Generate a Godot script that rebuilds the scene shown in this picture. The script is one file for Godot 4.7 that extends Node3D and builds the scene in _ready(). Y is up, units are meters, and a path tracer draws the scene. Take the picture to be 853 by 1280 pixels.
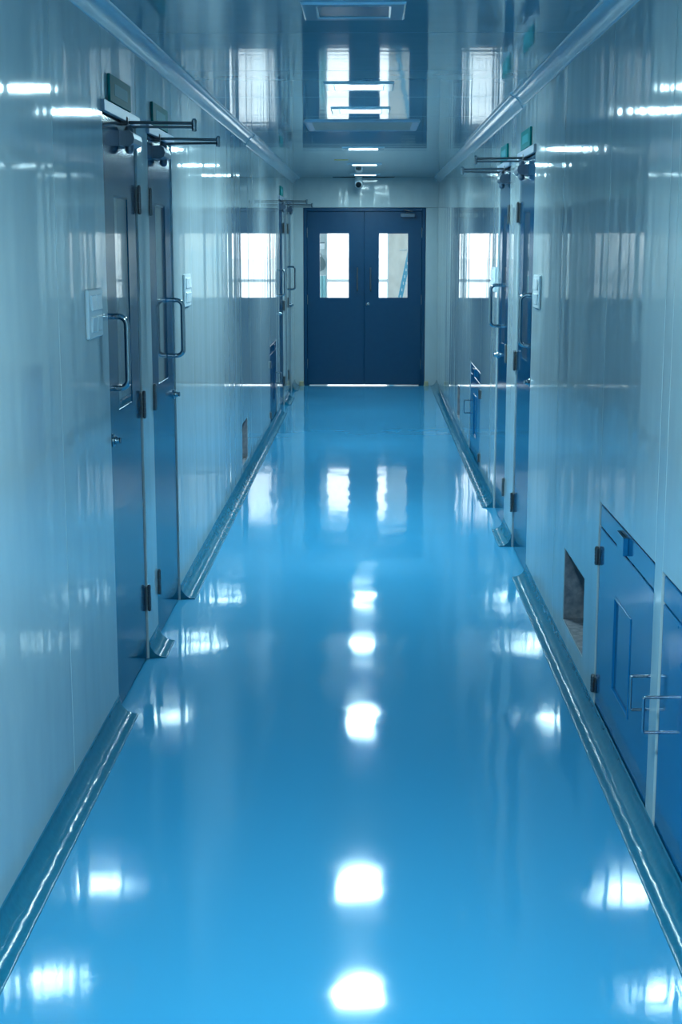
extends Node3D
# A narrow clean-room corridor: glossy white panels, blue epoxy floor, blue doors.
# y up, metres; the camera stands at z = 0 and looks towards -z.

const XL := -0.896      # left wall surface
const XR := 0.795       # right wall surface
const HC := 2.43        # ceiling height
const ZE := -17.25      # end wall surface
const ZB := 4.4         # wall behind the camera
const CAM_H := 1.66

var M := {}
var used := {}
var cache := {}
var n1 := FastNoiseLite.new()
var n2 := FastNoiseLite.new()

# ------------------------------------------------------------------ helpers
func numbered(called: String) -> String:
	if not used.has(called):
		used[called] = 0
		return called
	used[called] += 1
	return "%s_%03d" % [called, used[called]]

func tag(o: Node, label: String, category := "", group := "", kind := "") -> void:
	o.set_meta("label", label)
	if category: o.set_meta("category", category)
	if group: o.set_meta("group", group)
	if kind: o.set_meta("kind", kind)

func thing(called: String, at: Vector3, turn := 0.0) -> Node3D:
	var o := Node3D.new()
	o.name = numbered(called)
	add_child(o)
	o.position = at
	o.rotation.y = turn
	return o

func part(parent: Node, called: String, mesh: Mesh, mat: Material, at := Vector3.ZERO, rot := Vector3.ZERO) -> MeshInstance3D:
	var o := MeshInstance3D.new()
	o.name = numbered(called) if parent == self else called
	o.mesh = mesh
	o.material_override = mat
	o.position = at
	o.rotation = rot
	parent.add_child(o, true)
	return o

func solid(called: String, mesh: Mesh, mat: Material, at := Vector3.ZERO) -> MeshInstance3D:
	var o := part(self, called, mesh, mat, at)
	o.set_meta("kind", "structure")
	return o

func tri(st: SurfaceTool, a: Vector3, b: Vector3, c: Vector3, out: Vector3) -> void:
	# front faces run clockwise: flip when the plain cross product already looks outwards
	var n := (b - a).cross(c - a)
	if n.length_squared() < 1e-16: return
	n = n.normalized()
	if n.dot(out) < 0.0:
		st.set_normal(-n); st.add_vertex(a)
		st.set_normal(-n); st.add_vertex(b)
		st.set_normal(-n); st.add_vertex(c)
	else:
		st.set_normal(n); st.add_vertex(a)
		st.set_normal(n); st.add_vertex(c)
		st.set_normal(n); st.add_vertex(b)

func quad(st: SurfaceTool, a: Vector3, b: Vector3, c: Vector3, d: Vector3, out: Vector3) -> void:
	tri(st, a, b, c, out)
	tri(st, a, c, d, out)

# box with chamfered edges, centred
func bbox(sx: float, sy: float, sz: float, bev := 0.002) -> ArrayMesh:
	var key := "b%.4f,%.4f,%.4f,%.4f" % [sx, sy, sz, bev]
	if cache.has(key): return cache[key]
	var h := Vector3(sx, sy, sz) * 0.5
	var b: float = minf(bev, minf(h.x, minf(h.y, h.z)) * 0.6)
	var st := SurfaceTool.new()
	st.begin(Mesh.PRIMITIVE_TRIANGLES)
	var c := func(i: int, j: int, k: int, ax: int) -> Vector3:
		var p := Vector3(i * h.x, j * h.y, k * h.z)
		if ax != 0: p.x -= i * b
		if ax != 1: p.y -= j * b
		if ax != 2: p.z -= k * b
		return p
	var s := [-1, 1]
	for i in s:
		quad(st, c.call(i, -1, -1, 0), c.call(i, 1, -1, 0), c.call(i, 1, 1, 0), c.call(i, -1, 1, 0), Vector3(i, 0, 0))
		quad(st, c.call(-1, i, -1, 1), c.call(1, i, -1, 1), c.call(1, i, 1, 1), c.call(-1, i, 1, 1), Vector3(0, i, 0))
		quad(st, c.call(-1, -1, i, 2), c.call(1, -1, i, 2), c.call(1, 1, i, 2), c.call(-1, 1, i, 2), Vector3(0, 0, i))
		for j in s:
			quad(st, c.call(i, j, -1, 0), c.call(i, j, 1, 0), c.call(i, j, 1, 1), c.call(i, j, -1, 1), Vector3(i, j, 0))
			quad(st, c.call(i, -1, j, 0), c.call(i, 1, j, 0), c.call(i, 1, j, 2), c.call(i, -1, j, 2), Vector3(i, 0, j))
			quad(st, c.call(-1, i, j, 1), c.call(1, i, j, 1), c.call(1, i, j, 2), c.call(-1, i, j, 2), Vector3(0, i, j))
			for k in s:
				tri(st, c.call(i, j, k, 0), c.call(i, j, k, 1), c.call(i, j, k, 2), Vector3(i, j, k))
	cache[key] = st.commit()
	return cache[key]

# extruded polygon in the xy plane, thickness along z (centred)
func prism(poly: PackedVector2Array, depth: float) -> ArrayMesh:
	var st := SurfaceTool.new()
	st.begin(Mesh.PRIMITIVE_TRIANGLES)
	var idx := Geometry2D.triangulate_polygon(poly)
	for s in [-1, 1]:
		for i in range(0, idx.size(), 3):
			var p := []
			for k in 3: p.append(Vector3(poly[idx[i + k]].x, poly[idx[i + k]].y, s * depth * 0.5))
			tri(st, p[0], p[1], p[2], Vector3(0, 0, s))
	var mid := Vector2.ZERO
	for p in poly: mid += p / poly.size()
	for i in poly.size():
		var a := poly[i]
		var b := poly[(i + 1) % poly.size()]
		var o := Vector2(b.y - a.y, a.x - b.x)
		if o.dot((a + b) * 0.5 - mid) < 0: o = -o
		quad(st, Vector3(a.x, a.y, -depth / 2), Vector3(b.x, b.y, -depth / 2), Vector3(b.x, b.y, depth / 2), Vector3(a.x, a.y, depth / 2), Vector3(o.x, o.y, 0))
	return st.commit()

# lathe round the y axis: profile of (radius, y)
func lathe(prof: Array, seg := 20) -> ArrayMesh:
	var st := SurfaceTool.new()
	st.begin(Mesh.PRIMITIVE_TRIANGLES)
	if prof[0].y > prof[prof.size() - 1].y:
		prof = prof.duplicate()
		prof.reverse()
	for i in prof.size() - 1:
		var a: Vector2 = prof[i]
		var b: Vector2 = prof[i + 1]
		var t := b - a
		var nn := Vector2(t.y, -t.x).normalized()
		for k in seg:
			var p0 := TAU * k / seg
			var p1 := TAU * (k + 1) / seg
			var d0 := Vector3(cos(p0), 0, sin(p0))
			var d1 := Vector3(cos(p1), 0, sin(p1))
			var v := [d0 * a.x + Vector3(0, a.y, 0), d1 * a.x + Vector3(0, a.y, 0), d1 * b.x + Vector3(0, b.y, 0), d0 * b.x + Vector3(0, b.y, 0)]
			var nr := [d0 * nn.x + Vector3(0, nn.y, 0), d1 * nn.x + Vector3(0, nn.y, 0), d1 * nn.x + Vector3(0, nn.y, 0), d0 * nn.x + Vector3(0, nn.y, 0)]
			for q in [0, 1, 2, 0, 2, 3]:
				st.set_normal(nr[q]); st.add_vertex(v[q])
	return st.commit()

# round tube along a path
func tube(path: Array, r: float, seg := 12) -> ArrayMesh:
	var st := SurfaceTool.new()
	st.begin(Mesh.PRIMITIVE_TRIANGLES)
	var rings := []
	var up := Vector3(0.3, 0.2, 0.93).normalized()
	for i in path.size():
		var t: Vector3 = (path[mini(i + 1, path.size() - 1)] - path[maxi(i - 1, 0)]).normalized()
		var a := t.cross(up)
		if a.length() < 0.1: a = t.cross(Vector3(0.9, 0.1, 0.1))
		a = a.normalized()
		var b := t.cross(a).normalized()
		up = a.cross(t).normalized()
		var ring := []
		for k in seg:
			ring.append(a * cos(TAU * k / seg) + b * sin(TAU * k / seg))
		rings.append(ring)
	for i in path.size() - 1:
		for k in seg:
			var k2 := (k + 1) % seg
			var w := [[i, k], [i + 1, k2], [i, k2], [i, k], [i + 1, k], [i + 1, k2]]
			for e in w:
				var d: Vector3 = rings[e[0]][e[1]]
				st.set_normal(d); st.add_vertex(path[e[0]] + d * r)
	for e in [0, path.size() - 1]:
		var outw: Vector3 = (path[0] - path[1]) if e == 0 else (path[e] - path[e - 1])
		for k in seg:
			tri(st, path[e], path[e] + rings[e][k] * r, path[e] + rings[e][(k + 1) % seg] * r, outw)
	return st.commit()

func grid_steps(a: float, b: float, step: float, extra: Array) -> Array:
	var n := maxi(1, int(ceil((b - a) / step)))
	var out := []
	for i in n + 1: out.append(a + (b - a) * i / n)
	for e in extra:
		if e > a + 1e-4 and e < b - 1e-4:
			var near := false
			for o in out:
				if absf(o - e) < 1e-4: near = true
			if not near: out.append(e)
	out.sort()
	return out

# how a sheet of each kind is buckled: the slope of its surface along u and v
func slope(kind: String, u: float, v: float, sd: float) -> Vector2:
	match kind:
		"wall":
			# each panel is buckled a little differently, the nearest left ones least
			var amp := 0.75 + 0.45 * sin(sd * 1.7)
			var a := n1.get_noise_2d(u * 2.2 + sd, v * 0.16 + sd) * 0.0080
			a += n1.get_noise_2d(u * 4.5 - sd, v * 0.20 + 40.0) * 0.030 * amp
			a += n2.get_noise_2d(u * 12.0 + sd * 2.0, v * 0.26) * 0.026 * amp
			return Vector2(a, n2.get_noise_2d(u * 3.0 + sd, v * 1.6 + 9.0) * 0.0016)
		"ceiling":
			var b := n1.get_noise_2d(v * 3.0 + sd, u * 0.15 + 3.0) * 0.0022
			b += n2.get_noise_2d(v * 16.0 + sd, u * 0.3) * 0.0034
			var c := n1.get_noise_2d(u * 9.0 - sd, v * 0.10 + 70.0) * 0.0030
			return Vector2(c, b)
		"floor":
			var fx := n1.get_noise_2d(u * 4.0 + 11.0, v * 2.6 + 5.0) * 0.0075 + n2.get_noise_2d(u * 13.0, v * 9.0) * 0.0034
			var fz := n1.get_noise_2d(u * 1.6 + 60.0, v * 2.4 + 31.0) * 0.0040 + n2.get_noise_2d(u * 4.0 + 8.0, v * 9.0) * 0.0018
			return Vector2(fx, fz)
		"leaf":
			var d := n1.get_noise_2d(u * 5.0 + sd, v * 0.5) * 0.0022
			return Vector2(d, n2.get_noise_2d(u * 2.0, v * 3.0 + sd) * 0.0014)
	return Vector2.ZERO

# a sheet in the xy plane, front towards +z at z = 0, with chamfered edges, thickness and rectangular holes [u0, u1, v0, v1]
func sheet(u0: float, u1: float, v0: float, v1: float, holes := [], kind := "wall", sd := 0.0, thick := 0.04, cham := 0.0018, du := 0.02, dv := 0.2) -> ArrayMesh:
	var st := SurfaceTool.new()
	st.begin(Mesh.PRIMITIVE_TRIANGLES)
	var eu := []
	var ev := []
	for h in holes:
		eu.append_array([h[0], h[1]])
		ev.append_array([h[2], h[3]])
	var us := grid_steps(u0 + cham, u1 - cham, du, eu)
	var vs := grid_steps(v0 + cham, v1 - cham, dv, ev)
	var nu := us.size()
	var norm := []
	for j in vs.size():
		for i in nu:
			var s := slope(kind, us[i], vs[j], sd)
			norm.append(Vector3(s.x, s.y, 1.0).normalized())
	for j in vs.size() - 1:
		for i in nu - 1:
			var cu: float = (us[i] + us[i + 1]) * 0.5
			var cv: float = (vs[j] + vs[j + 1]) * 0.5
			var cut := false
			for h in holes:
				if cu > h[0] and cu < h[1] and cv > h[2] and cv < h[3]: cut = true
			if cut: continue
			for e in [[0, 0], [0, 1], [1, 1], [0, 0], [1, 1], [1, 0]]:
				st.set_normal(norm[(j + e[1]) * nu + i + e[0]])
				st.add_vertex(Vector3(us[i + e[0]], vs[j + e[1]], 0))
	var rect := func(a0: float, a1: float, b0: float, b1: float, ch: float, inward: float) -> void:
		# chamfer ring and returning sides of an outline; inward = -1 for a hole
		var f := [Vector3(a0 + ch, b0 + ch, 0), Vector3(a1 - ch, b0 + ch, 0), Vector3(a1 - ch, b1 - ch, 0), Vector3(a0 + ch, b1 - ch, 0)]
		var g := [Vector3(a0, b0, -absf(ch)), Vector3(a1, b0, -absf(ch)), Vector3(a1, b1, -absf(ch)), Vector3(a0, b1, -absf(ch))]
		var dirs := [Vector3(0, -1, 0), Vector3(1, 0, 0), Vector3(0, 1, 0), Vector3(-1, 0, 0)]
		for k in 4:
			var k2 := (k + 1) % 4
			var o: Vector3 = dirs[k] * inward
			if ch != 0.0: quad(st, f[k], f[k2], g[k2], g[k], o + Vector3(0, 0, 1))
			var dz := Vector3(0, 0, -thick)
			quad(st, g[k], g[k2], f[k2] * Vector3(1, 1, 0) + (g[k2] - f[k2]) * Vector3(1, 1, 0) + dz, f[k] * Vector3(1, 1, 0) + (g[k] - f[k]) * Vector3(1, 1, 0) + dz, o)
	rect.call(u0, u1, v0, v1, cham, 1.0)
	for h in holes: rect.call(h[0], h[1], h[2], h[3], 0.0, -1.0)
	return st.commit()

# concave strip between two surfaces: profile points (out from wall, height) swept along z, its normals a little lumpy
func cove(z0: float, z1: float, prof: Array, lump: float, sd: float, step := 0.02) -> ArrayMesh:
	var st := SurfaceTool.new()
	st.begin(Mesh.PRIMITIVE_TRIANGLES)
	var n := maxi(2, int(ceil((z1 - z0) / step)))
	var m := prof.size()
	var pos := []
	var nor := []
	for i in n + 1:
		var z := z0 + (z1 - z0) * i / n
		for j in m:
			var a: Vector2 = prof[maxi(j - 1, 0)]
			var b: Vector2 = prof[mini(j + 1, m - 1)]
			var t := (b - a).normalized()
			var nn := Vector2(-t.y, t.x)
			if nn.x + nn.y < 0: nn = -nn
			var w := n1.get_noise_2d(z * 9.0 + sd, j * 0.6) + 0.7 * n2.get_noise_2d(z * 34.0 + sd, j * 2.0)
			var w2 := n1.get_noise_2d(z * 14.0 - sd, j * 1.1 + 33.0) + 0.6 * n2.get_noise_2d(z * 40.0, j * 2.0 + sd)
			var amp := lump * (0.0 if j == 0 or j == m - 1 else 1.0)
			pos.append(Vector3(prof[j].x + nn.x * w * amp * 0.012, prof[j].y + nn.y * w * amp * 0.012, z))
			var side := Vector2(t.x, t.y) * w * lump
			nor.append(Vector3(nn.x + side.x, nn.y + side.y, w2 * lump).normalized())
	for i in n:
		for j in m - 1:
			var q := [i * m + j, (i + 1) * m + j, (i + 1) * m + j + 1, i * m + j + 1]
			var a: Vector3 = pos[q[0]]
			var face: Vector3 = (pos[q[1]] - a).cross(pos[q[2]] - a)
			var order := [0, 1, 2, 0, 2, 3] if face.dot(nor[q[0]]) < 0 else [0, 2, 1, 0, 3, 2]
			for k in order:
				st.set_normal(nor[q[k]]); st.add_vertex(pos[q[k]])
	var corner := Vector2(minf(prof[0].x, prof[m - 1].x), minf(prof[0].y, prof[m - 1].y))
	for e in [[z0, -1.0, 0], [z1, 1.0, n]]:
		for j in m - 1:
			tri(st, Vector3(corner.x, corner.y, e[0]), pos[e[2] * m + j], pos[e[2] * m + j + 1], Vector3(0, 0, e[1]))
	return st.commit()

func mat(c: Color, rough := 0.5, metal := 0.0, spec := 0.5) -> StandardMaterial3D:
	var m := StandardMaterial3D.new()
	m.albedo_color = c
	m.roughness = rough
	m.metallic = metal
	m.metallic_specular = spec
	return m

# colour mottled by noise between two tones
func mottled(a: Color, b: Color, rough: float, freq: float, scale := Vector3.ONE, sd := 1) -> StandardMaterial3D:
	var m := mat(Color.WHITE, rough)
	var t := NoiseTexture2D.new()
	t.width = 512
	t.height = 512
	t.seamless = true
	var n := FastNoiseLite.new()
	n.seed = sd
	n.frequency = freq
	n.fractal_octaves = 4
	t.noise = n
	var g := Gradient.new()
	g.set_color(0, a)
	g.set_color(1, b)
	t.color_ramp = g
	m.albedo_texture = t
	m.uv1_triplanar = true
	m.uv1_world_triplanar = true
	m.uv1_scale = scale
	return m

func make_materials() -> void:
	M.panel = mottled(Color(0.685, 0.745, 0.765), Color(0.715, 0.77, 0.785), 0.06, 0.02, Vector3(0.7, 0.35, 0.7), 3)
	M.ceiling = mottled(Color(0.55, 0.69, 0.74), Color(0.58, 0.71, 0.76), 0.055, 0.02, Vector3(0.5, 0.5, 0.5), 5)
	M.core = mat(Color(0.55, 0.58, 0.6), 0.9)
	M.floor = mat(Color(0.24, 0.585, 0.755), 0.065)
	M.floor.metallic_specular = 0.39
	M.door = mottled(Color(0.02, 0.255, 0.385), Color(0.03, 0.275, 0.405), 0.12, 0.03, Vector3(0.8, 0.8, 0.8), 12)
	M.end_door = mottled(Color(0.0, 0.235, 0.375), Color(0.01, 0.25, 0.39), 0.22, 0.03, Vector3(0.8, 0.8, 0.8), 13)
	M.hatch = mottled(Color(0.05, 0.39, 0.58), Color(0.08, 0.42, 0.62), 0.10, 0.02, Vector3(0.8, 0.8, 0.8), 14)
	M.cove = mottled(Color(0.08, 0.39, 0.51), Color(0.11, 0.44, 0.55), 0.16, 0.05, Vector3(1.5, 1.5, 1.5), 21)
	M.cove.metallic_specular = 0.32
	M.door.metallic_specular = 0.4
	M.alu = mat(Color(0.56, 0.63, 0.70), 0.40, 0.2)
	M.gap = mat(Color(0.06, 0.12, 0.17), 0.7, 0.0, 0.2)
	M.cornice = mat(Color(0.80, 0.86, 0.90), 0.14, 0.15)
	M.steel = mat(Color(0.62, 0.66, 0.69), 0.14, 1.0)
	M.dull_steel = mat(Color(0.42, 0.44, 0.46), 0.34, 0.85)
	M.closer = mat(Color(0.40, 0.46, 0.52), 0.30, 0.5)
	M.black = mat(Color(0.02, 0.025, 0.03), 0.35)
	M.plastic = mat(Color(0.86, 0.90, 0.92), 0.18)
	M.sign = mat(Color(0.0, 0.46, 0.47), 0.5, 0.0, 0.14)
	M.sign_print = mat(Color(0.22, 0.57, 0.61), 0.5, 0.0, 0.14)
	M.niche = mottled(Color(0.40, 0.42, 0.47), Color(0.60, 0.60, 0.62), 0.75, 0.02, Vector3(2.2, 2.2, 2.2), 31)
	M.grime = mottled(Color(0.16, 0.16, 0.17), Color(0.45, 0.44, 0.43), 0.9, 0.08, Vector3(3, 3, 3), 32)
	M.cream = mat(Color(0.68, 0.67, 0.55), 0.6)
	M.glass = mat(Color(0.8, 0.9, 0.95, 0.06), 0.02)
	M.glass.transparency = BaseMaterial3D.TRANSPARENCY_ALPHA
	M.lamp = mat(Color(0.9, 0.95, 1.0), 0.4)
	M.lamp.emission_enabled = true
	M.lamp.emission = Color(0.85, 0.95, 1.0)
	M.lamp.emission_energy_multiplier = 4.0
	M.lamp_off = mat(Color(0.32, 0.40, 0.46), 0.25)
	M.tray = mat(Color(0.82, 0.87, 0.90), 0.10, 0.2)
	M.hatch_grey = mottled(Color(0.50, 0.53, 0.52), Color(0.57, 0.60, 0.59), 0.45, 0.04, Vector3.ONE, 41)
	M.plaster = mottled(Color(0.78, 0.77, 0.74), Color(0.90, 0.89, 0.86), 0.7, 0.012, Vector3(0.8, 0.5, 0.8), 51)
	M.paving = mottled(Color(0.80, 0.82, 0.82), Color(0.88, 0.89, 0.88), 0.8, 0.02, Vector3(0.3, 0.3, 0.3), 52)
	M.ladder = mat(Color(0.20, 0.58, 0.72), 0.4)
	M.bag = mottled(Color(0.20, 0.28, 0.30), Color(0.32, 0.42, 0.44), 0.8, 0.04, Vector3(3, 3, 3), 61)
	M.teal_cloth = mottled(Color(0.42, 0.66, 0.70), Color(0.55, 0.76, 0.79), 0.85, 0.03, Vector3(3, 1, 3), 62)
	M.far_floor = mat(Color(0.50, 0.52, 0.52), 0.12)
	M.yellow = mat(Color(0.75, 0.66, 0.25), 0.5)

# ------------------------------------------------------------------ the setting
func face(side: int) -> Vector3:
	return Vector3(XL if side < 0 else XR, 0, 0)

func turn(side: int) -> float:
	return PI / 2 if side < 0 else -PI / 2

# a wall side with panels; entries: [z near, z far, y0, y1, holes in (z near, z far, y0, y1)]
func wall_side(called: String, side: int, label: String, panels: Array) -> void:
	var core := solid(called, bbox(0.1, 2.9, ZB - ZE + 0.3, 0.001), M.core, Vector3((XL - 0.40) if side < 0 else (XR + 0.40), 1.25, (ZB + ZE) / 2))
	tag(core, label)
	var sd := 3.7 * side
	for p in panels:
		sd += 7.31
		var holes := []
		for h in p[4]:
			holes.append([-h[0], -h[1], h[2], h[3]] if side < 0 else [h[1], h[0], h[2], h[3]])
		var g := 0.0015
		var u0: float = (-p[0] if side < 0 else p[1]) + g
		var u1: float = (-p[1] if side < 0 else p[0]) - g
		var me := sheet(u0, u1, p[2] , p[3], holes, "wall", sd)
		var o := part(core, "panel", me, M.panel)
		o.transform = core.transform.affine_inverse() * Transform3D(Basis(Vector3.UP, turn(side)), face(side))

func build_setting() -> void:
	# floor
	var fl := MeshInstance3D.new()
	fl.name = "floor"
	fl.mesh = sheet(XL - 0.42, XR + 0.42, -ZB - 0.2, -ZE + 0.12, [], "floor", 0.0, 0.2, 0.0, 0.035, 0.03)
	fl.material_override = M.floor
	fl.rotation.x = -PI / 2
	add_child(fl)
	tag(fl, "glossy bright blue epoxy floor running the length of the corridor", "", "", "structure")
	var far_floor := part(fl, "threshold_slab", bbox(5.4, 4.9, 0.2, 0.002), M.far_floor, Vector3(0, -ZE + 0.12 + 2.45, -0.1))
	far_floor.set_meta("label", "grey floor of the room beyond the double door")
	# ceiling
	var ce := solid("ceiling", bbox(XR - XL + 1.0, 0.1, ZB - ZE + 0.3, 0.001), M.core, Vector3((XL + XR) / 2, HC + 0.15, (ZB + ZE) / 2))
	tag(ce, "glossy white ceiling of wide panels with thin cross seams")
	var z := -5.55 + 1.18 * 8
	var edges := [ZB]
	while z > ZE + 0.3:
		if z < ZB - 0.2: edges.append(z)
		z -= 1.18
	edges.append(ZE - 0.05)
	for i in edges.size() - 1:
		var me := sheet(XL - 0.3, XR + 0.3, edges[i + 1] + 0.0015, edges[i] - 0.0015, [], "ceiling", 5.3 * i, 0.04, 0.0015, 0.05, 0.03)
		var o := part(ce, "panel", me, M.ceiling)
		o.transform = ce.transform.affine_inverse() * Transform3D(Basis(Vector3.RIGHT, PI / 2), Vector3(0, HC, 0))
	# side walls; doors, hatches and niches leave openings
	var T := HC + 0.02
	var lp := []
	for k in 5: lp.append([ZB - 1.7 * k, ZB - 1.7 * (k + 1), 0.0, T, []])
	lp.append([-4.1, -4.16, 0.0, T, []])
	lp[4] = [-2.4, -3.02, 0.0, T, []]
	lp[5] = [-3.02, -4.16, 0.0, T, []]
	lp.append([-4.16, -4.945, 0.0, T, []])
	lp.append([-4.945, -5.655, 2.1, T, []])
	lp.append([-5.655, -5.93, 0.0, T, []])
	lp.append([-5.93, -6.64, 2.1, T, []])
	lp.append([-6.64, -7.31, 0.0, T, []])
	lp.append([-7.31, -8.49, 0.0, T, []])
	lp.append([-8.49, -9.67, 0.0, T, []])
	lp.append([-9.67, -10.85, 0.0, T, [[-10.05, -10.5, 0.12, 0.42]]])
	lp.append([-10.85, -11.84, 0.0, T, []])
	lp.append([-11.84, -12.95, 0.0, T, []])
	lp.append([-12.95, -13.9, 0.77, T, []])
	lp.append([-13.9, -14.38, 0.0, T, []])
	lp.append([-14.38, -15.10, 2.1, T, []])
	lp.append([-15.10, -15.86, 0.0, T, []])
	lp.append([-15.86, -16.58, 2.1, T, []])
	lp.append([-16.58, ZE, 0.0, T, []])
	wall_side("wall_left", -1, "left corridor wall of tall glossy white panels", lp)
	var rp := []
	rp.append([ZB, 2.7, 0.0, T, []])
	rp.append([2.7, 1.0, 0.0, T, []])
	rp.append([1.0, -0.7, 0.0, T, []])
	rp.append([-0.7, -2.0, 0.0, T, []])
	rp.append([-2.0, -2.84, 0.0, T, []])
	rp.append([-2.84, -3.82, 0.79, T, []])
	rp.append([-3.82, -3.925, 0.0, T, []])
	rp.append([-3.925, -4.905, 0.79, T, []])
	rp.append([-4.905, -6.08, 0.0, T, [[-5.19, -5.74, 0.15, 0.45]]])
	rp.append([-6.08, -7.15, 0.0, T, []])
	rp.append([-7.15, -7.89, 2.1, T, []])
	rp.append([-7.89, -8.39, 0.0, T, []])
	rp.append([-8.39, -9.10, 2.1, T, []])
	rp.append([-9.10, -10.36, 0.0, T, []])
	rp.append([-10.36, -11.44, 0.76, T, []])
	rp.append([-11.44, -12.4, 0.0, T, []])
	rp.append([-12.4, -13.5, 0.0, T, [[-12.66, -13.06, 0.13, 0.42]]])
	rp.append([-13.5, -14.7, 0.0, T, []])
	rp.append([-14.7, -15.9, 0.0, T, []])
	rp.append([-15.9, ZE, 0.0, T, []])
	wall_side("wall_right", 1, "right corridor wall of tall glossy white panels", rp)
	# end wall round the double door, with the wall behind the camera
	var ew := solid("wall_end", bbox(XR - XL + 0.9, 0.66, 0.16, 0.001), M.core, Vector3((XL + XR) / 2, 2.414, ZE - 0.14))
	tag(ew, "pale end wall above and beside the blue double door")
	var ewp := [[XL - 0.02, XR + 0.02, 2.09, T], [XL - 0.02, -0.79, 0.0, 2.087], [0.655, XR + 0.02, 0.0, 2.087]]
	for k in 3:
		var p: Array = ewp[k]
		var o := part(ew, "panel", sheet(p[0], p[1], p[2], p[3], [], "wall", 90.0 + k, 0.06), M.panel)
		o.position = Vector3(0, 0, ZE) - ew.position
	part(ew, "jamb_block", bbox(0.5, 2.17, 0.16, 0.001), M.core, Vector3(-0.784 - 0.25, 1.0, ZE - 0.14) - ew.position)
	part(ew, "jamb_block", bbox(0.54, 2.17, 0.16, 0.001), M.core, Vector3(0.649 + 0.27, 1.0, ZE - 0.14) - ew.position)
	var bw := solid("wall_back", bbox(XR - XL + 0.9, 2.9, 0.1, 0.001), M.panel, Vector3((XL + XR) / 2, 1.25, ZB + 0.05))
	tag(bw, "white end wall closing the corridor behind the viewer")
	# niches let into the walls
	niche(-1, -10.05, -10.5, 0.12, 0.42, "narrow dark open niche low in the left wall")
	niche(1, -5.19, -5.74, 0.15, 0.45, "rectangular open niche with dusty sill beside the blue wall hatches")
	niche(1, -12.66, -13.06, 0.13, 0.42, "small open niche low in the right wall near the double door")
	# coves at the foot of the walls
	var prof := []
	prof.append(Vector2(0.0, 0.072))
	prof.append(Vector2(0.003, 0.070))
	for k in 9:
		var t := PI / 2 * k / 8
		prof.append(Vector2(0.066 - 0.063 * cos(t), 0.066 - 0.062 * sin(t)))
	prof.append(Vector2(0.070, 0.0))
	var bl := thing("baseboard_left", Vector3(XL, 0, 0))
	tag(bl, "teal plastic cove strips along the foot of the left wall", "", "", "structure")
	for s in [[-4.94, ZB], [-5.92, -5.66], [-14.36, -6.65], [-15.85, -15.11], [ZE, -16.6]]:
		part(bl, "cove_strip", cove(s[0], s[1], prof, 0.045, s[0]), M.cove)
	var br := thing("baseboard_right", Vector3(XR, 0, 0))
	tag(br, "teal plastic cove strips along the foot of the right wall", "", "", "structure")
	for s in [[-7.14, ZB], [-8.385, -7.895], [ZE, -9.11]]:
		var o := part(br, "cove_strip", cove(-s[1], -s[0], prof, 0.045, s[1] + 50.0), M.cove)
		o.rotation.y = PI
	# cornices: a hollow strip with raised beads
	var cp := [Vector2(0, 0.058), Vector2(0.006, 0.057), Vector2(0.009, 0.050), Vector2(0.013, 0.040), Vector2(0.020, 0.029), Vector2(0.029, 0.020), Vector2(0.040, 0.013), Vector2(0.050, 0.009), Vector2(0.057, 0.006), Vector2(0.058, 0)]
	var cp2 := []
	for p in cp: cp2.append(p * 1.22)
	var tl := thing("trim_1", Vector3(XL, HC, 0))
	tag(tl, "pale hollow cornice strip between ceiling and left wall", "", "", "structure")
	var tr := thing("trim_2", Vector3(XR, HC, 0))
	tag(tr, "pale hollow cornice strip between ceiling and right wall", "", "", "structure")
	for s in [[-10.6, ZB, false], [ZE, -10.6, true]]:
		var o := part(tl, "cornice_strip", cove(-s[1], -s[0], cp2 if s[2] else cp, 0.012, 3.0), M.cornice)
		o.rotation.x = PI
	for s in [[-7.78, ZB, false], [-11.4, -7.78, true], [ZE, -11.4, false]]:
		var o := part(tr, "cornice_strip", cove(s[0], s[1], cp2 if s[2] else cp, 0.012, 13.0), M.cornice)
		o.rotation.z = PI

func niche(side: int, z0: float, z1: float, y0: float, y1: float, label: String) -> void:
	var o := thing("wall_niche", Vector3(face(side).x, y0, (z0 + z1) / 2), turn(side))
	tag(o, label, "niche")
	var w := z0 - z1
	var h := y1 - y0
	var d := 0.24
	var t := 0.006
	part(o, "back", bbox(w, h, 0.01, 0.001), M.niche, Vector3(0, h / 2, -d))
	part(o, "sill", bbox(w, t, d, 0.0005), M.niche, Vector3(0, t / 2, -d / 2 - 0.003))
	part(o, "top", bbox(w, t, d, 0.0005), M.niche, Vector3(0, h - t / 2, -d / 2 - 0.003))
	for s in [-1, 1]:
		part(o, "side", bbox(t, h - t * 2, d, 0.0005), M.niche, Vector3(s * (w / 2 - t / 2), h / 2, -d / 2 - 0.003))
	var rng := RandomNumberGenerator.new()
	rng.seed = int(absf(z0) * 100)
	for k in 9:
		var r := rng.randf_range(0.006, 0.016)
		var poly := PackedVector2Array()
		for q in 6: poly.append(Vector2(cos(TAU * q / 6.0), sin(TAU * q / 6.0)) * r * rng.randf_range(0.6, 1.2))
		var c := part(o, "debris", prism(poly, 0.006), M.grime, Vector3(rng.randf_range(-0.45, 0.45) * w, 0.009, -rng.randf_range(0.08, 0.9) * d))
		c.rotation.x = PI / 2

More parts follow.
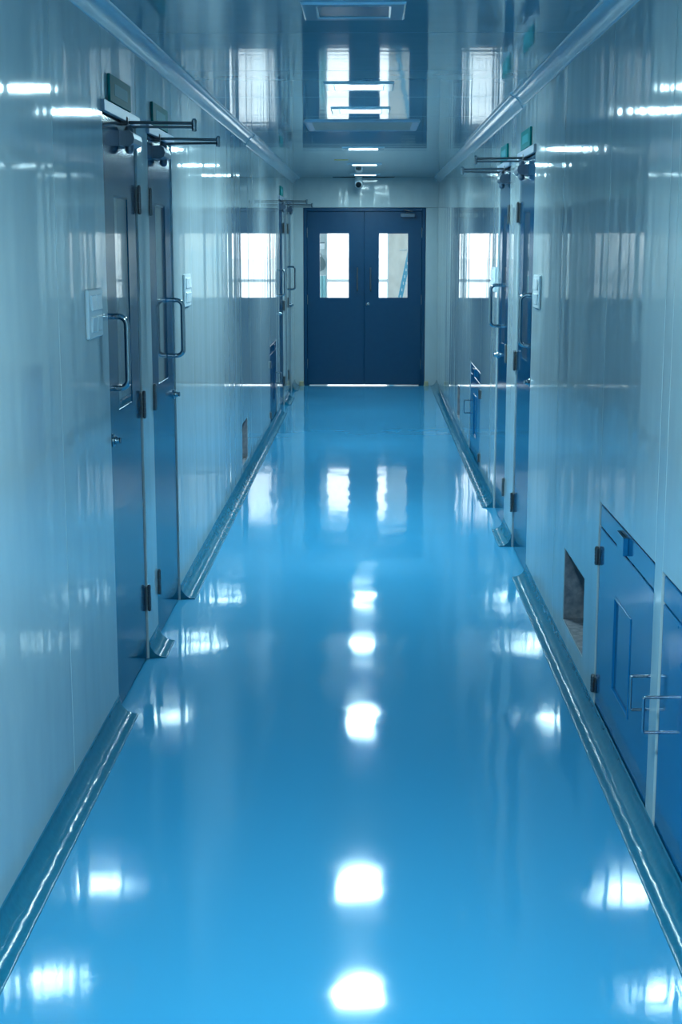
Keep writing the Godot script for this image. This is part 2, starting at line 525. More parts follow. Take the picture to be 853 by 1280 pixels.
# ------------------------------------------------------------------ things on the walls
func u_handle(h: float, out: float, r: float, round := 0.03) -> ArrayMesh:
	var key := "u%.3f,%.3f,%.3f,%.3f" % [h, out, r, round]
	if cache.has(key): return cache[key]
	var p := [Vector3(0, -h / 2, 0)]
	for k in 7:
		var t := PI / 2 * k / 6
		p.append(Vector3(0, -h / 2 + round - round * cos(t), out - round + round * sin(t)))
	for k in 7:
		var t := PI / 2 * k / 6
		p.append(Vector3(0, h / 2 - round + round * sin(t), out - round + round * cos(t)))
	p.append(Vector3(0, h / 2, 0))
	cache[key] = tube(p, r)
	return cache[key]

func hinge_mesh(h: float, r: float) -> ArrayMesh:
	var key := "h%.3f,%.3f" % [h, r]
	if not cache.has(key):
		var prof := [Vector2(0.0, -h / 2 - 0.006), Vector2(r * 0.6, -h / 2 - 0.005), Vector2(r, -h / 2)]
		for k in 5:
			var y := -h / 2 + h * k / 5
			prof.append_array([Vector2(r, y + 0.001), Vector2(r, y + h / 5 - 0.002), Vector2(r * 0.82, y + h / 5 - 0.001), Vector2(r * 0.82, y + h / 5)])
		prof.append_array([Vector2(r, h / 2), Vector2(r * 0.6, h / 2 + 0.005), Vector2(0.0, h / 2 + 0.006)])
		cache[key] = lathe(prof, 14)
	return cache[key]

func closer_on(o: Node3D, cx: float, hs: float, reach: float, base_y: float, zoff: float) -> void:
	# body, spindle, two folded arms and the shoe on the head of the frame
	var c := Node3D.new()
	c.name = "closer"
	o.add_child(c, true)
	c.position = Vector3(cx, base_y, zoff)
	var oct := PackedVector2Array([Vector2(0.0, -0.024), Vector2(0.034, -0.026), Vector2(0.050, -0.016), Vector2(0.054, 0.0), Vector2(0.050, 0.018), Vector2(0.036, 0.028), Vector2(0.0, 0.028)])
	var body := part(c, "closer_body", prism(oct, 0.19), M.closer)
	body.rotation.y = -PI / 2
	body.set_meta("label", "grey metal closer body")
	var px := hs * -0.045
	part(c, "spindle_cap", lathe([Vector2(0, -0.052), Vector2(0.010, -0.050), Vector2(0.017, -0.040), Vector2(0.017, -0.02), Vector2(0.017, 0.034), Vector2(0.012, 0.046), Vector2(0, 0.046)], 14), M.closer, Vector3(px, 0, 0.028))
	var elbow := Vector3(px + hs * 0.02, 0.050, reach)
	part(c, "arm", tube([Vector3(px, 0.042, 0.028), Vector3(px, 0.044, 0.06), elbow + Vector3(0, -0.006, 0)], 0.005, 8), M.dull_steel)
	part(c, "arm", tube([Vector3(px + hs * 0.03, 0.062, 0.02), Vector3(px + hs * 0.03, 0.062, 0.04), elbow + Vector3(0, 0.008, 0)], 0.006, 8), M.dull_steel)
	part(c, "elbow_pin", lathe([Vector2(0, -0.022), Vector2(0.009, -0.020), Vector2(0.010, 0.018), Vector2(0.006, 0.024), Vector2(0, 0.025)], 12), M.steel, elbow)
	part(c, "shoe", bbox(0.05, 0.030, 0.03, 0.004), M.dull_steel, Vector3(px + hs * 0.03, 0.066, 0.008))

# a single door: side, near and far edge, hinge at the far (+1) or near (-1) edge
func wall_door(n: int, side: int, z0: float, z1: float, hinge: int, label: String, glazed := true) -> void:
	var w := z0 - z1
	var o := thing("door_%d" % n, Vector3(face(side).x, 0, (z0 + z1) / 2), turn(side))
	tag(o, label, "", "", "structure")
	var hs := float(hinge) * (1.0 if side < 0 else -1.0)   # local x of the hinge edge
	var g := 0.004
	var gx := -hs * 0.0
	var win := [gx - 0.147, gx + 0.147, 1.07, 1.83]
	var rec := -0.006
	var leaf := part(o, "leaf", sheet(-w / 2 + g, w / 2 - g, 0.008, 2.093, [win], "leaf", 4.4 * n, 0.042, 0.002, 0.03, 0.06), M.door, Vector3(0, 0, rec))
	leaf.set_meta("label", "glossy blue door leaf")
	# dark jamb edges and the rebate behind the leaf
	for s in [-1, 1]:
		part(o, "jamb", bbox(0.05, 2.1, 0.02, 0.001), M.gap, Vector3(s * (w / 2 + 0.012), 1.05, -0.055))
	part(o, "head_trim", bbox(w + 0.05, 0.038, 0.014, 0.002), M.alu, Vector3(0, 2.118, 0.006)).set_meta("label", "white metal strip over the door")
	# window: bead and pane
	var bead := SurfaceTool.new()
	bead.begin(Mesh.PRIMITIVE_TRIANGLES)
	var ww: float = win[1] - win[0]
	var wh: float = win[3] - win[2]
	var cy: float = (win[2] + win[3]) / 2
	for s in [-1, 1]:
		bead.append_from(bbox(0.006, wh, 0.006, 0.001), 0, Transform3D(Basis(), Vector3(gx + s * (ww / 2 - 0.003), cy, rec - 0.003)))
		bead.append_from(bbox(ww, 0.006, 0.006, 0.001), 0, Transform3D(Basis(), Vector3(gx, cy + s * (wh / 2 - 0.003), rec - 0.003)))
	part(o, "window_bead", bead.commit(), M.door)
	part(o, "window_pane", bbox(ww - 0.004, wh - 0.004, 0.004, 0.0), M.glass, Vector3(gx, cy, rec - 0.0045)).set_meta("label", "clear vision pane")
	# handle, lock, hinges
	var hx := -hs * (w / 2 - 0.085)
	var hd := part(o, "handle", u_handle(0.25, 0.055, 0.0105), M.steel, Vector3(hx, 1.29, rec))
	hd.set_meta("label", "bent steel pull handle")
	var lock := part(o, "lock", lathe([Vector2(0.0, 0.025), Vector2(0.010, 0.024), Vector2(0.013, 0.016), Vector2(0.014, 0.010), Vector2(0.021, 0.008), Vector2(0.023, 0.003), Vector2(0.023, 0.0)], 18), M.steel, Vector3(-hs * (w / 2 - 0.05), 0.985, rec))
	lock.rotation.x = PI / 2
	part(lock, "thumb_turn", bbox(0.006, 0.008, 0.020, 0.002), M.steel, Vector3(0, 0.028, 0))
	for y in [1.83, 1.04, 0.255]:
		var hi := part(o, "hinge", hinge_mesh(0.10, 0.0072), M.dull_steel, Vector3(hs * (w / 2), y, 0.007))
		part(hi, "hinge_plate", bbox(0.030, 0.098, 0.003, 0.0006), M.dull_steel, Vector3(-hs * 0.017, 0, -0.0105))
	closer_on(o, hs * 0.10, hs, 0.262, 2.035, rec)

func door_sign(side: int, z0: float, z1: float, label: String) -> void:
	var w := z0 - z1
	var o := thing("door_sign", Vector3(face(side).x, 2.141, (z0 + z1) / 2), turn(side))
	tag(o, label, "sign", "green door signs")
	part(o, "plate", bbox(w, 0.092, 0.010, 0.0015), M.sign, Vector3(0, 0.046, 0.006))
	part(o, "print_field", bbox(w * 0.62, 0.040, 0.0012, 0.0003), M.sign_print, Vector3(0, 0.046, 0.0114)).set_meta("label", "pale lettering field, too blurred to read")

func switch_plate(side: int, z0: float, z1: float, label: String) -> void:
	var w := z0 - z1
	var o := thing("switch_plate", Vector3(face(side).x, 1.365, (z0 + z1) / 2), turn(side))
	tag(o, label, "switch", "switch plates beside the doors")
	part(o, "cover", bbox(w, 0.155, 0.012, 0.004), M.plastic, Vector3(0, 0.0775, 0.006))
	for s in [-1, 1]:
		part(o, "rocker", bbox(w * 0.34, 0.050, 0.008, 0.0025), M.plastic, Vector3(s * w * 0.19, 0.078 - 0.034, 0.014), Vector3(0.05, 0, 0))
		part(o, "rocker", bbox(w * 0.34, 0.050, 0.008, 0.0025), M.plastic, Vector3(s * w * 0.19, 0.078 + 0.034, 0.014), Vector3(-0.05, 0, 0))

func hatch(side: int, z0: float, z1: float, hinge: int, top: float, window_at: float, label: String, paint: Material = M.hatch) -> void:
	var w := z0 - z1
	var o := thing("wall_hatch", Vector3(face(side).x, 0.045, (z0 + z1) / 2), turn(side))
	tag(o, label, "hatch", "blue wall hatches")
	var hs := float(hinge) * (1.0 if side < 0 else -1.0)
	var by := -0.045
	var split := top - 0.082
	var sdd := absf(z0) * 2.0
	# back box, so that nothing shows through the gaps
	part(o, "back", bbox(w, top - 0.02, 0.01, 0.001), M.black, Vector3(0, by + top / 2 + 0.02, -0.09))
	var flap := part(o, "flap", sheet(-w / 2 + 0.004, w / 2 - 0.004, split + 0.003, top - 0.006, [], "leaf", sdd, 0.03, 0.0025, 0.03, 0.03), paint, Vector3(0, by, -0.004))
	flap.set_meta("label", "narrow blue flap with a small pull")
	var latch := part(flap, "latch_box", bbox(0.115, 0.056, 0.016, 0.002), paint, Vector3(0.0, top - 0.044, 0.008))
	part(latch, "lip", bbox(0.115, 0.004, 0.018, 0.001), M.steel, Vector3(0, 0.029, 0.001))
	var wx := window_at
	var win := [wx - 0.14, wx + 0.14, 0.23 , 0.53]
	var door := part(o, "hatch_door", sheet(-w / 2 + 0.004, w / 2 - 0.004, 0.06, split - 0.003, [win], "leaf", sdd + 3.0, 0.03, 0.0025, 0.03, 0.05), paint, Vector3(0, by, -0.004))
	part(door, "inset_panel", sheet(win[0] - 0.004, win[1] + 0.004, win[2] - 0.004, win[3] + 0.004, [], "leaf", sdd + 5.0, 0.02, 0.001, 0.03, 0.05), paint, Vector3(0, 0, -0.0045))
	var frame := SurfaceTool.new()
	frame.begin(Mesh.PRIMITIVE_TRIANGLES)
	for s in [-1, 1]:
		frame.append_from(bbox(0.010, 0.320, 0.004, 0.001), 0, Transform3D(Basis(), Vector3(wx + s * 0.145, 0.38, 0.001)))
		frame.append_from(bbox(0.28, 0.010, 0.004, 0.001), 0, Transform3D(Basis(), Vector3(wx, 0.38 + s * 0.155, 0.001)))
	part(door, "inset_frame", frame.commit(), paint)
	var hx := -hs * (w / 2 - 0.04)
	part(door, "handle", u_handle(0.10, 0.05, 0.0045, 0.006), M.steel, Vector3(hx, 0.40, 0))
	for y in [0.60, 0.14]:
		var hi := part(door, "hinge", hinge_mesh(0.055, 0.008), M.dull_steel, Vector3(hs * (w / 2), y, 0.009))
		part(hi, "hinge_plate", bbox(0.034, 0.055, 0.003, 0.0006), M.dull_steel, Vector3(-hs * 0.018, 0, -0.006))

func double_door() -> void:
	var x0 := -0.787
	var x1 := 0.652
	var top := 2.086
	var o := thing("door_5", Vector3((x0 + x1) / 2, 0, ZE))
	tag(o, "dark blue double door with two bright glazed panes at the corridor's end", "", "", "structure")
	var ox := (x0 + x1) / 2
	var fr := 0.040
	for s in [-1, 1]:
		part(o, "frame_jamb", bbox(fr, top, 0.10, 0.003), M.end_door, Vector3(s * ((x1 - x0) / 2 - fr / 2), top / 2, -0.052))
	part(o, "frame_head", bbox(x1 - x0 - fr * 2, fr, 0.10, 0.003), M.end_door, Vector3(0, top - fr / 2, -0.052))
	var mid := -0.068
	var spec := [[x0 + fr + 0.003, mid - 0.002, -0.594, -0.254, -0.150, -1], [mid + 0.002, x1 - fr - 0.003, 0.105, 0.444, 0.005, 1]]
	for q in spec:
		var hole := [q[2] - ox, q[3] - ox, 1.043, 1.79]
		var leaf := part(o, "leaf", sheet(q[0] - ox, q[1] - ox, 0.011, top - fr - 0.003, [hole], "leaf", 70.0 + q[5], 0.042, 0.002, 0.04, 0.08), M.end_door, Vector3(0, 0, -0.02))
		part(leaf, "window_pane", bbox(hole[1] - hole[0] - 0.002, 0.745, 0.005, 0.0), M.glass, Vector3((hole[0] + hole[1]) / 2, 1.4165, -0.02))
		part(leaf, "handle", u_handle(0.26, 0.045, 0.008, 0.012), M.dull_steel, Vector3(q[4] - ox, 1.26, 0))
		var hx: float = (q[0] if q[5] < 0 else q[1]) - ox
		for y in [1.80, 1.02, 0.26]:
			part(leaf, "hinge", hinge_mesh(0.11, 0.008), M.steel, Vector3(hx, y, 0.006))
		if q[5] > 0:
			var lock := part(leaf, "lock", lathe([Vector2(0.0, 0.016), Vector2(0.012, 0.015), Vector2(0.022, 0.008), Vector2(0.024, 0.0)], 18), M.steel, Vector3(-0.025 - ox, 0.965, 0))
			lock.rotation.x = PI / 2
			part(leaf, "closer_body", bbox(0.17, 0.045, 0.045, 0.006), M.closer, Vector3(0.44 - ox, 2.000, 0.024))
			part(leaf, "closer_arm", tube([Vector3(0.42 - ox, 2.03, 0.02), Vector3(0.50 - ox, 2.045, 0.12), Vector3(0.40 - ox, 2.06, 0.03)], 0.006, 8), M.dull_steel)
	part(o, "astragal", bbox(0.05, top - fr - 0.02, 0.012, 0.002), M.end_door, Vector3(mid - ox, (top - fr) / 2 + 0.005, -0.070))
	for s in [-1, 1]:
		part(o, "door_stop", bbox(0.03, top - fr, 0.02, 0.002), M.end_door, Vector3(s * ((x1 - x0) / 2 - fr - 0.010), (top - fr) / 2, -0.076))
	part(o, "door_stop", bbox(x1 - x0 - fr * 2, 0.03, 0.02, 0.002), M.end_door, Vector3(0, top - fr - 0.012, -0.076))
	for s in [-1, 1]:
		var b := thing("foot_block", Vector3(-0.815 if s < 0 else 0.675, 0, ZE + 0.028))
		tag(b, "small cream block at the %s foot of the double door frame" % ("hinged left" if s < 0 else "hinged right"), "block", "cream blocks at the door feet")
		part(b, "block", bbox(0.05, 0.055, 0.05, 0.006), M.cream, Vector3(0, 0.028, 0))
		part(b, "pad", bbox(0.06, 0.01, 0.055, 0.002), M.cream, Vector3(0, 0.005, 0))

# ------------------------------------------------------------------ ceiling fittings
func ceiling_light(z: float, lit: bool, label: String, output := 1.0) -> void:
	var o := thing("ceiling_light", Vector3(-0.058, HC, z))
	tag(o, label, "ceiling light", "square ceiling lights")
	var st := SurfaceTool.new()
	st.begin(Mesh.PRIMITIVE_TRIANGLES)
	# frame: sloped outer rim, flat face and an inner lip round the panel
	var ring := [[0.1725, 0.0], [0.169, -0.006], [0.165, -0.007], [0.124, -0.007], [0.118, -0.004], [0.118, -0.001]]
	for k in ring.size() - 1:
		var a: Array = ring[k]
		var b: Array = ring[k + 1]
		for q in 4:
			var c0 := Vector2(1, 1).rotated(PI / 2 * q)
			var c1 := Vector2(1, 1).rotated(PI / 2 * (q + 1))
			var e := Vector2(1, 0).rotated(PI / 2 * (q + 1) )
			var lean: float = -1.0 if k >= 3 else (1.0 if k < 1 else 0.2)
			quad(st, Vector3(c0.x * a[0], a[1], c0.y * a[0]), Vector3(c1.x * a[0], a[1], c1.y * a[0]), Vector3(c1.x * b[0], b[1], c1.y * b[0]), Vector3(c0.x * b[0], b[1], c0.y * b[0]), Vector3(e.x * lean, -0.5, e.y * lean))
	part(o, "frame", st.commit(), M.tray)
	part(o, "light_panel", bbox(0.236, 0.004, 0.236, 0.001), M.lamp if lit else M.lamp_off, Vector3(0, -0.002, 0))
	if lit:
		var l := AreaLight3D.new()
		l.name = "panel_light"
		l.area_size = Vector2(0.232, 0.232)
		l.area_normalize_energy = true
		l.light_color = LIGHT_COLOR
		l.light_energy = LIGHT_ENERGY * output
		l.area_range = 30.0
		l.shadow_enabled = true
		o.add_child(l)
		l.position = Vector3(0, -0.0052, 0)
		l.rotation.x = -PI / 2
		# the lens sheet throws most of its light downwards
		var d := SpotLight3D.new()
		d.name = "panel_beam"
		d.light_color = LIGHT_COLOR
		d.light_energy = BEAM_ENERGY * output
		d.light_size = 0.1
		d.spot_angle = 78.0
		d.spot_angle_attenuation = 1.0
		d.spot_range = 30.0
		d.spot_attenuation = 2.0
		d.shadow_enabled = true
		o.add_child(d)
		d.position = Vector3(0, -0.012, 0)
		d.rotation.x = -PI / 2

const LIGHT_COLOR := Color(0.795, 0.965, 1.0)
const LIGHT_ENERGY := 1.9
const BEAM_ENERGY := 4.1

func ceiling_things() -> void:
	ceiling_light(-5.04, false, "unlit square ceiling light with dark recessed centre")
	var lab := ["lit square ceiling light, the first beyond the unlit one", "lit square ceiling light just before the grey ceiling hatch", "lit square ceiling light just beyond the grey ceiling hatch", "lit square ceiling light, second beyond the grey ceiling hatch", "lit square ceiling light beside the security camera"]
	var zs := [-7.38, -8.68, -12.08, -14.45, -16.5]
	var dimmed := [0.85, 0.85, 0.85, 0.6, 0.35]   # far lamps turned down to darken the end wall
	for k in 5: ceiling_light(zs[k], true, lab[k], dimmed[k])
	var back := ["lit square ceiling light over the near wall hatches", "lit square ceiling light directly above the viewer", "lit square ceiling light behind the viewer"]
	var zb := [-2.5, 0.0, 2.5]
	for k in 3: ceiling_light(zb[k], true, back[k], 1.1)
	# access hatch: sloped frame and grey panel
	var o := thing("ceiling_hatch", Vector3(-0.055, HC, -9.75))
	tag(o, "wide grey panel in a sloped pale frame on the ceiling", "hatch")
	for s in [-1, 1]:
		var px := PackedVector2Array([Vector2(0.37, 0.0), Vector2(0.362, -0.010), Vector2(0.350, -0.010), Vector2(0.315, -0.003), Vector2(0.315, 0.0)])
		var a := part(o, "frame_side", prism(px, 0.72), M.alu)
		a.rotation.y = 0.0 if s > 0 else PI
		var b := part(o, "frame_side", prism(px, 0.72), M.alu)
		b.rotation.y = PI / 2 * s
	part(o, "panel", bbox(0.64, 0.005, 0.64, 0.001), M.hatch_grey, Vector3(0, -0.003, 0))
	# camera
	var c := thing("security_camera", Vector3(-0.135, HC, -16.98))
	tag(c, "small white security camera with black lens hanging from the ceiling", "camera")
	part(c, "mount", lathe([Vector2(0, 0), Vector2(0.042, -0.001), Vector2(0.044, -0.012), Vector2(0.020, -0.022), Vector2(0.016, -0.05), Vector2(0, -0.05)].map(func(v): return v), 20), M.plastic)
	var body := part(c, "housing", lathe([Vector2(0, 0.05), Vector2(0.040, 0.048), Vector2(0.046, 0.035), Vector2(0.046, -0.06), Vector2(0.036, -0.07), Vector2(0, -0.07)], 24), M.plastic, Vector3(0, -0.072, 0))
	body.rotation.x = PI / 2 + 0.45
	part(body, "lens", lathe([Vector2(0, 0.058), Vector2(0.022, 0.057), Vector2(0.034, 0.054), Vector2(0.036, 0.046)], 20), M.black)
	# small warning strip and the slot by the end wall
	var y := part(self, "ceiling_sticker", bbox(0.13, 0.002, 0.10, 0.0005), M.yellow, Vector3(-0.27, HC - 0.0012, -13.65))
	tag(y, "small yellow sticker on the ceiling before the far lights", "sticker")
	var sl := thing("ceiling_dark_strip", Vector3(-0.08, HC, -17.12))
	tag(sl, "thin dark strip on the ceiling just before the end wall", "slot")
	part(sl, "dark_strip", bbox(0.72, 0.004, 0.05, 0.001), M.black, Vector3(0, -0.002, 0))  # black strip laid on the ceiling face, no hole cut
	part(sl, "lip", bbox(0.74, 0.006, 0.008, 0.001), M.tray, Vector3(0, -0.003, -0.03))

# ------------------------------------------------------------------ the room beyond the double door
func beyond() -> void:
	var zf := -21.5
	var h := 2.75
	var wf := solid("wall_beyond", bbox(2.2, h, 0.12, 0.002), M.plaster, Vector3(0.272 + 1.1, h / 2, zf - 0.06))
	tag(wf, "grey stained plaster wall seen through the right door pane")
	part(wf, "wall_piece", bbox(1.7, h, 0.12, 0.002), M.panel, Vector3(-0.647 - 0.85, h / 2, zf - 0.06) - wf.position)
	part(wf, "wall_piece", bbox(0.919, 0.35, 0.12, 0.002), M.panel, Vector3(-0.1875, 2.575, zf - 0.06) - wf.position)
	for sd in [-1, 1]:
		var wx := -2.3 if sd < 0 else 2.4
		var u0 := -zf - 4.1 if sd < 0 else zf
		var uh := [u0 + 0.3, u0 + 3.8, 0.25, 2.55]
		var sl := solid("wall_beyond_left" if sd < 0 else "wall_beyond_right", sheet(u0, u0 + 4.1, 0.0, h, [uh], "leaf", 1.0, 0.12, 0.0, 0.5, 0.5), M.panel, Vector3(wx, 0, 0))
		sl.rotation.y = turn(sd)
		tag(sl, "unseen %s side wall of the room beyond the double door, glazed to brighten it" % ("left" if sd < 0 else "right"))
		var w2 := thing("added_window_2" if sd < 0 else "added_window_3", Vector3(wx + 0.06 * sd, 0.25, zf + 2.05), turn(sd))  # unseen side windows, added to brighten the plaster wall
		tag(w2, "added unseen %s side window that brightens the room beyond the double door" % ("left" if sd < 0 else "right"), "", "", "structure")
		for s in [-1, 1]:
			part(w2, "frame", bbox(0.05, 2.3, 0.06, 0.003), M.plastic, Vector3(s * 1.725, 1.15, 0))
			part(w2, "frame", bbox(3.4, 0.05, 0.06, 0.003), M.plastic, Vector3(0, 1.15 + s * 1.125, 0))
			part(w2, "window_pane", bbox(1.67, 2.2, 0.005, 0.0), M.glass, Vector3(s * 0.85, 1.15, 0))
		part(w2, "mullion", bbox(0.05, 2.2, 0.06, 0.003), M.plastic, Vector3(0, 1.15, 0))
	var cb := solid("ceiling_beyond", bbox(5.4, 0.12, 4.4, 0.002), M.panel, Vector3(0.05, h + 0.06, zf + 1.95))
	tag(cb, "white ceiling of the room beyond the double door")
	var nb := solid("wall_beyond_near", bbox(1.6, h, 0.1, 0.002), M.panel, Vector3(-1.5 - 0.15, h / 2, ZE - 0.27))
	tag(nb, "white inner wall beside the double door")
	part(nb, "wall_piece", bbox(1.7, h, 0.1, 0.002), M.panel, Vector3(0.70 + 0.85, h / 2, ZE - 0.27) - nb.position)
	part(nb, "wall_piece", bbox(1.7, h - 2.1, 0.1, 0.002), M.panel, Vector3(-0.07, 2.1 + (h - 2.1) / 2, ZE - 0.27) - nb.position)
	# glazing to the daylight
	var w := thing("window_1", Vector3(-0.1875, 0, zf - 0.03))
	tag(w, "tall bright window with a pale transom in the room beyond", "", "", "structure")
	part(w, "transom", bbox(0.91, 0.042, 0.05, 0.004), M.plastic, Vector3(0, 1.140, 0))
	part(w, "glazing_bar", bbox(0.20, 0.006, 0.02, 0.001), M.alu, Vector3(0.355, 1.590, 0))
	for s in [-1, 1]:
		part(w, "frame", bbox(0.02, 2.4, 0.06, 0.003), M.plastic, Vector3(s * 0.45, 1.2, 0))
	part(w, "window_pane", bbox(0.88, 1.11, 0.005, 0.0), M.glass, Vector3(0, 0.565, -0.01))
	part(w, "window_pane", bbox(0.88, 1.23, 0.005, 0.0), M.glass, Vector3(0, 1.78, -0.01))
	var pv := solid("floor_outside", bbox(160, 0.2, 160, 0.01), M.paving, Vector3(0, -0.12, zf - 80.2))
	tag(pv, "pale sunlit paving outside the far window")
	# step ladder against the plaster
	var l := thing("step_ladder", Vector3(0.50, 0, -20.9))
	tag(l, "light blue step ladder with pale rungs before the grey plaster wall", "ladder")
	for s in [-1, 1]:
		var rail := part(l, "rail", bbox(0.065, 1.62, 0.028, 0.004), M.ladder)
		rail.transform = Transform3D(Basis(Vector3.BACK, -0.20) , Vector3(-0.09 + (0.0 if s < 0 else 0.36), 0.79, 0.0))
		if s > 0: rail.transform = Transform3D(Basis(Vector3.BACK, 0.20), Vector3(0.37, 0.79, 0.0))
		var back := part(l, "back_leg", bbox(0.04, 1.66, 0.025, 0.003), M.ladder)
		back.transform = Transform3D(Basis(Vector3.BACK, 0.20 * s) * Basis(Vector3.RIGHT, 0.28), Vector3(0.14 + s * 0.22, 0.79, -0.23))
	for k in 5:
		var yy := 0.28 + 0.28 * k
		var half := 0.36 - 0.2027 * (yy - 0.0) + 0.0
		part(l, "rung", bbox(half * 2.0, 0.03, 0.07, 0.004), M.plastic, Vector3(0.14, yy, 0.0))
	part(l, "top_step", bbox(0.22, 0.05, 0.12, 0.006), M.plastic, Vector3(0.14, 1.60, -0.04))
	for k in 16:
		var t := -0.72 + 0.096 * k
		part(l, "rail_stud", bbox(0.012, 0.04, 0.006, 0.001), M.plastic, Vector3(-0.09, 0.79, 0.016) + Basis(Vector3.BACK, -0.20) * Vector3(0, t, 0))
	var hk := thing("white_marks", Vector3(0.50, 1.585, zf + 0.004))  # stands in for unclear white marks on the plaster
	tag(hk, "small unclear white marks on the grey plaster wall, built as a lumpy bar", "hook rail")
	part(hk, "rail", bbox(0.14, 0.012, 0.012, 0.002), M.plastic, Vector3(0, 0, 0.006))
	for k in 4:
		part(hk, "mark_lump", tube([Vector3(-0.055 + 0.036 * k, 0.0, 0.01), Vector3(-0.055 + 0.036 * k, -0.012, 0.03), Vector3(-0.05 + 0.036 * k, 0.012, 0.045)], 0.005, 6), M.plastic)
	# what hangs left of the window
	var bx := thing("wall_box", Vector3(-0.725, 1.60, zf + 0.001))
	tag(bx, "small white box on the wall left of the far window", "box")
	part(bx, "case", bbox(0.11, 0.085, 0.05, 0.006), M.plastic, Vector3(0, 0.0425, 0.025))
	part(bx, "lid", bbox(0.114, 0.014, 0.054, 0.003), M.lamp_off, Vector3(0, 0.088, 0.027))
	var bg := thing("hanging_bag", Vector3(-0.70, 1.27, zf + 0.001))
	tag(bg, "dark grey bag hanging beside the far window", "bag")
	part(bg, "pouch", prism(PackedVector2Array([Vector2(-0.07, 0.02), Vector2(-0.04, 0.0), Vector2(0.02, 0.03), Vector2(0.05, 0.09), Vector2(0.04, 0.15), Vector2(0.0, 0.21), Vector2(-0.05, 0.22), Vector2(-0.08, 0.18)]), 0.06), M.bag, Vector3(0, 0, 0.032))
	part(bg, "strap", tube([Vector3(-0.05, 0.21, 0.03), Vector3(-0.03, 0.27, 0.012), Vector3(0.0, 0.20, 0.03)], 0.006, 6), M.bag)
	var ct := thing("hanging_cloth", Vector3(-0.73, 0.55, zf + 0.001))
	tag(ct, "pale teal cloth hanging on the wall left of the far window", "cloth")
	var st := SurfaceTool.new()
	st.begin(Mesh.PRIMITIVE_TRIANGLES)
	for k in 24:
		var a := -0.1 + 0.18 * k / 24.0
		var b := -0.1 + 0.18 * (k + 1) / 24.0
		var za := 0.02 + 0.012 * sin(a * 130.0)
		var zb := 0.02 + 0.012 * sin(b * 130.0)
		quad(st, Vector3(a, 0, za), Vector3(b, 0, zb), Vector3(b, 0.66, zb * 0.6), Vector3(a, 0.66, za * 0.6), Vector3(0, 0, 1))
		quad(st, Vector3(a, 0, za - 0.008), Vector3(b, 0, zb - 0.008), Vector3(b, 0.66, zb * 0.6 - 0.008), Vector3(a, 0.66, za * 0.6 - 0.008), Vector3(0, 0, -1))
	part(ct, "fabric", st.commit(), M.teal_cloth)
	part(ct, "rod", tube([Vector3(-0.1, 0.665, 0.012), Vector3(0.08, 0.665, 0.012)], 0.008, 8), M.plastic)

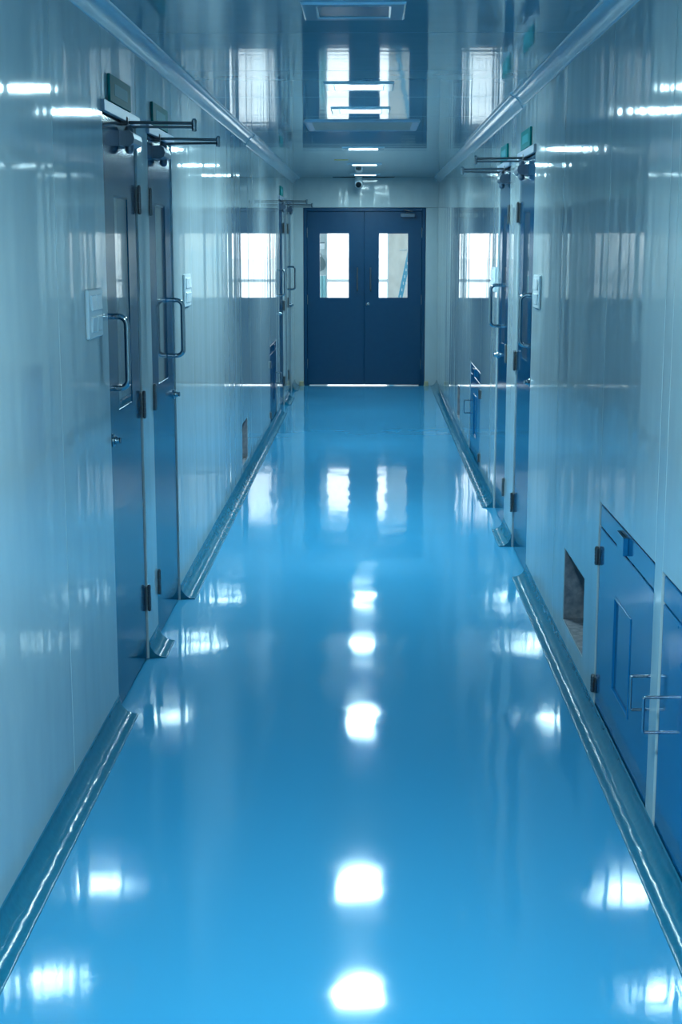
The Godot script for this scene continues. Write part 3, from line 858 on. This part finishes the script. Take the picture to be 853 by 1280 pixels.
# ------------------------------------------------------------------
func _ready() -> void:
	# camera
	var cam := Camera3D.new()
	cam.name = "camera"
	add_child(cam)
	cam.position = Vector3(0, CAM_H, 0)
	cam.rotation = Vector3(deg_to_rad(-10.512), deg_to_rad(1.142), 0)
	cam.fov = rad_to_deg(2.0 * atan(640.0 / 1800.0))
	cam.near = 0.05
	cam.far = 400.0
	cam.current = true
	# overcast daylight outside the far window
	var env := Environment.new()
	env.background_mode = Environment.BG_SKY
	var sky := Sky.new()
	var sm := ProceduralSkyMaterial.new()
	sm.sky_top_color = Color(0.88, 0.95, 0.98)
	sm.sky_horizon_color = Color(0.90, 0.97, 0.98)
	sm.ground_horizon_color = Color(0.88, 0.95, 0.96)
	sm.ground_bottom_color = Color(0.80, 0.88, 0.90)
	sm.sun_angle_max = 0.0
	sky.sky_material = sm
	env.sky = sky
	env.background_energy_multiplier = 4.6
	env.tonemap_mode = Environment.TONE_MAPPER_LINEAR
	env.tonemap_exposure = 1.1
	env.sdfgi_enabled = true
	env.ssao_enabled = true
	env.ssil_enabled = true
	var we := WorldEnvironment.new()
	we.name = "environment"
	we.environment = env
	add_child(we)
	n1.seed = 7
	n1.frequency = 1.0
	n1.noise_type = FastNoiseLite.TYPE_SIMPLEX_SMOOTH
	n1.fractal_type = FastNoiseLite.FRACTAL_NONE
	n2.seed = 19
	n2.frequency = 1.0
	n2.noise_type = FastNoiseLite.TYPE_SIMPLEX_SMOOTH
	n2.fractal_type = FastNoiseLite.FRACTAL_NONE
	make_materials()
	build_setting()
	ceiling_things()
	double_door()
	wall_door(1, -1, -4.95, -5.65, 1, "nearest blue door in the left wall, beside the tall switch plate")
	wall_door(2, -1, -5.935, -6.635, -1, "second blue door in the left wall, past a narrow white post")
	wall_door(3, -1, -14.385, -15.095, 1, "narrow blue door in the left wall just past the dark hatch")
	wall_door(4, -1, -15.865, -16.575, -1, "last blue door in the left wall, next to the double door")
	wall_door(6, 1, -7.155, -7.885, 1, "blue door in the right wall next to the near switch plate")
	wall_door(7, 1, -8.395, -9.095, -1, "farther blue door in the right wall, past a white post")
	door_sign(-1, -5.055, -5.485, "green sign above the nearest left-hand door")
	door_sign(-1, -6.035, -6.475, "green sign above the second left-hand door")
	door_sign(1, -7.32, -7.75, "green sign with pale print above the nearer right-hand door")
	door_sign(1, -8.53, -8.95, "green sign with pale print above the farther right-hand door")
	door_sign(-1, -14.52, -14.95, "small green sign above the narrow far left-hand door")
	switch_plate(-1, -4.55, -4.785, "white switch plate on the near side of the first left-hand door")
	switch_plate(-1, -6.95, -7.18, "white switch plate just past the second left-hand door")
	switch_plate(1, -6.77, -7.0, "white switch plate on the near side of the right-hand doors")
	switch_plate(1, -9.23, -9.46, "white switch plate just past the farther right-hand door")
	hatch(1, -3.93, -4.90, 1, 0.787, 0.0, "bright blue wall hatch with inset panel, handle by the white post, beside the niche")
	hatch(1, -2.845, -3.815, -1, 0.787, 0.0, "blue wall hatch on the near side of the thin white post")
	hatch(1, -10.365, -11.435, -1, 0.755, 0.0, "distant blue wall hatch past the right-hand doors")
	hatch(-1, -12.955, -13.895, -1, 0.765, 0.0, "blue wall hatch low in the far left wall, coloured dark for a shaded inside", M.end_door)  # darker paint stands for the shaded inside of an open hatch
	beyond()
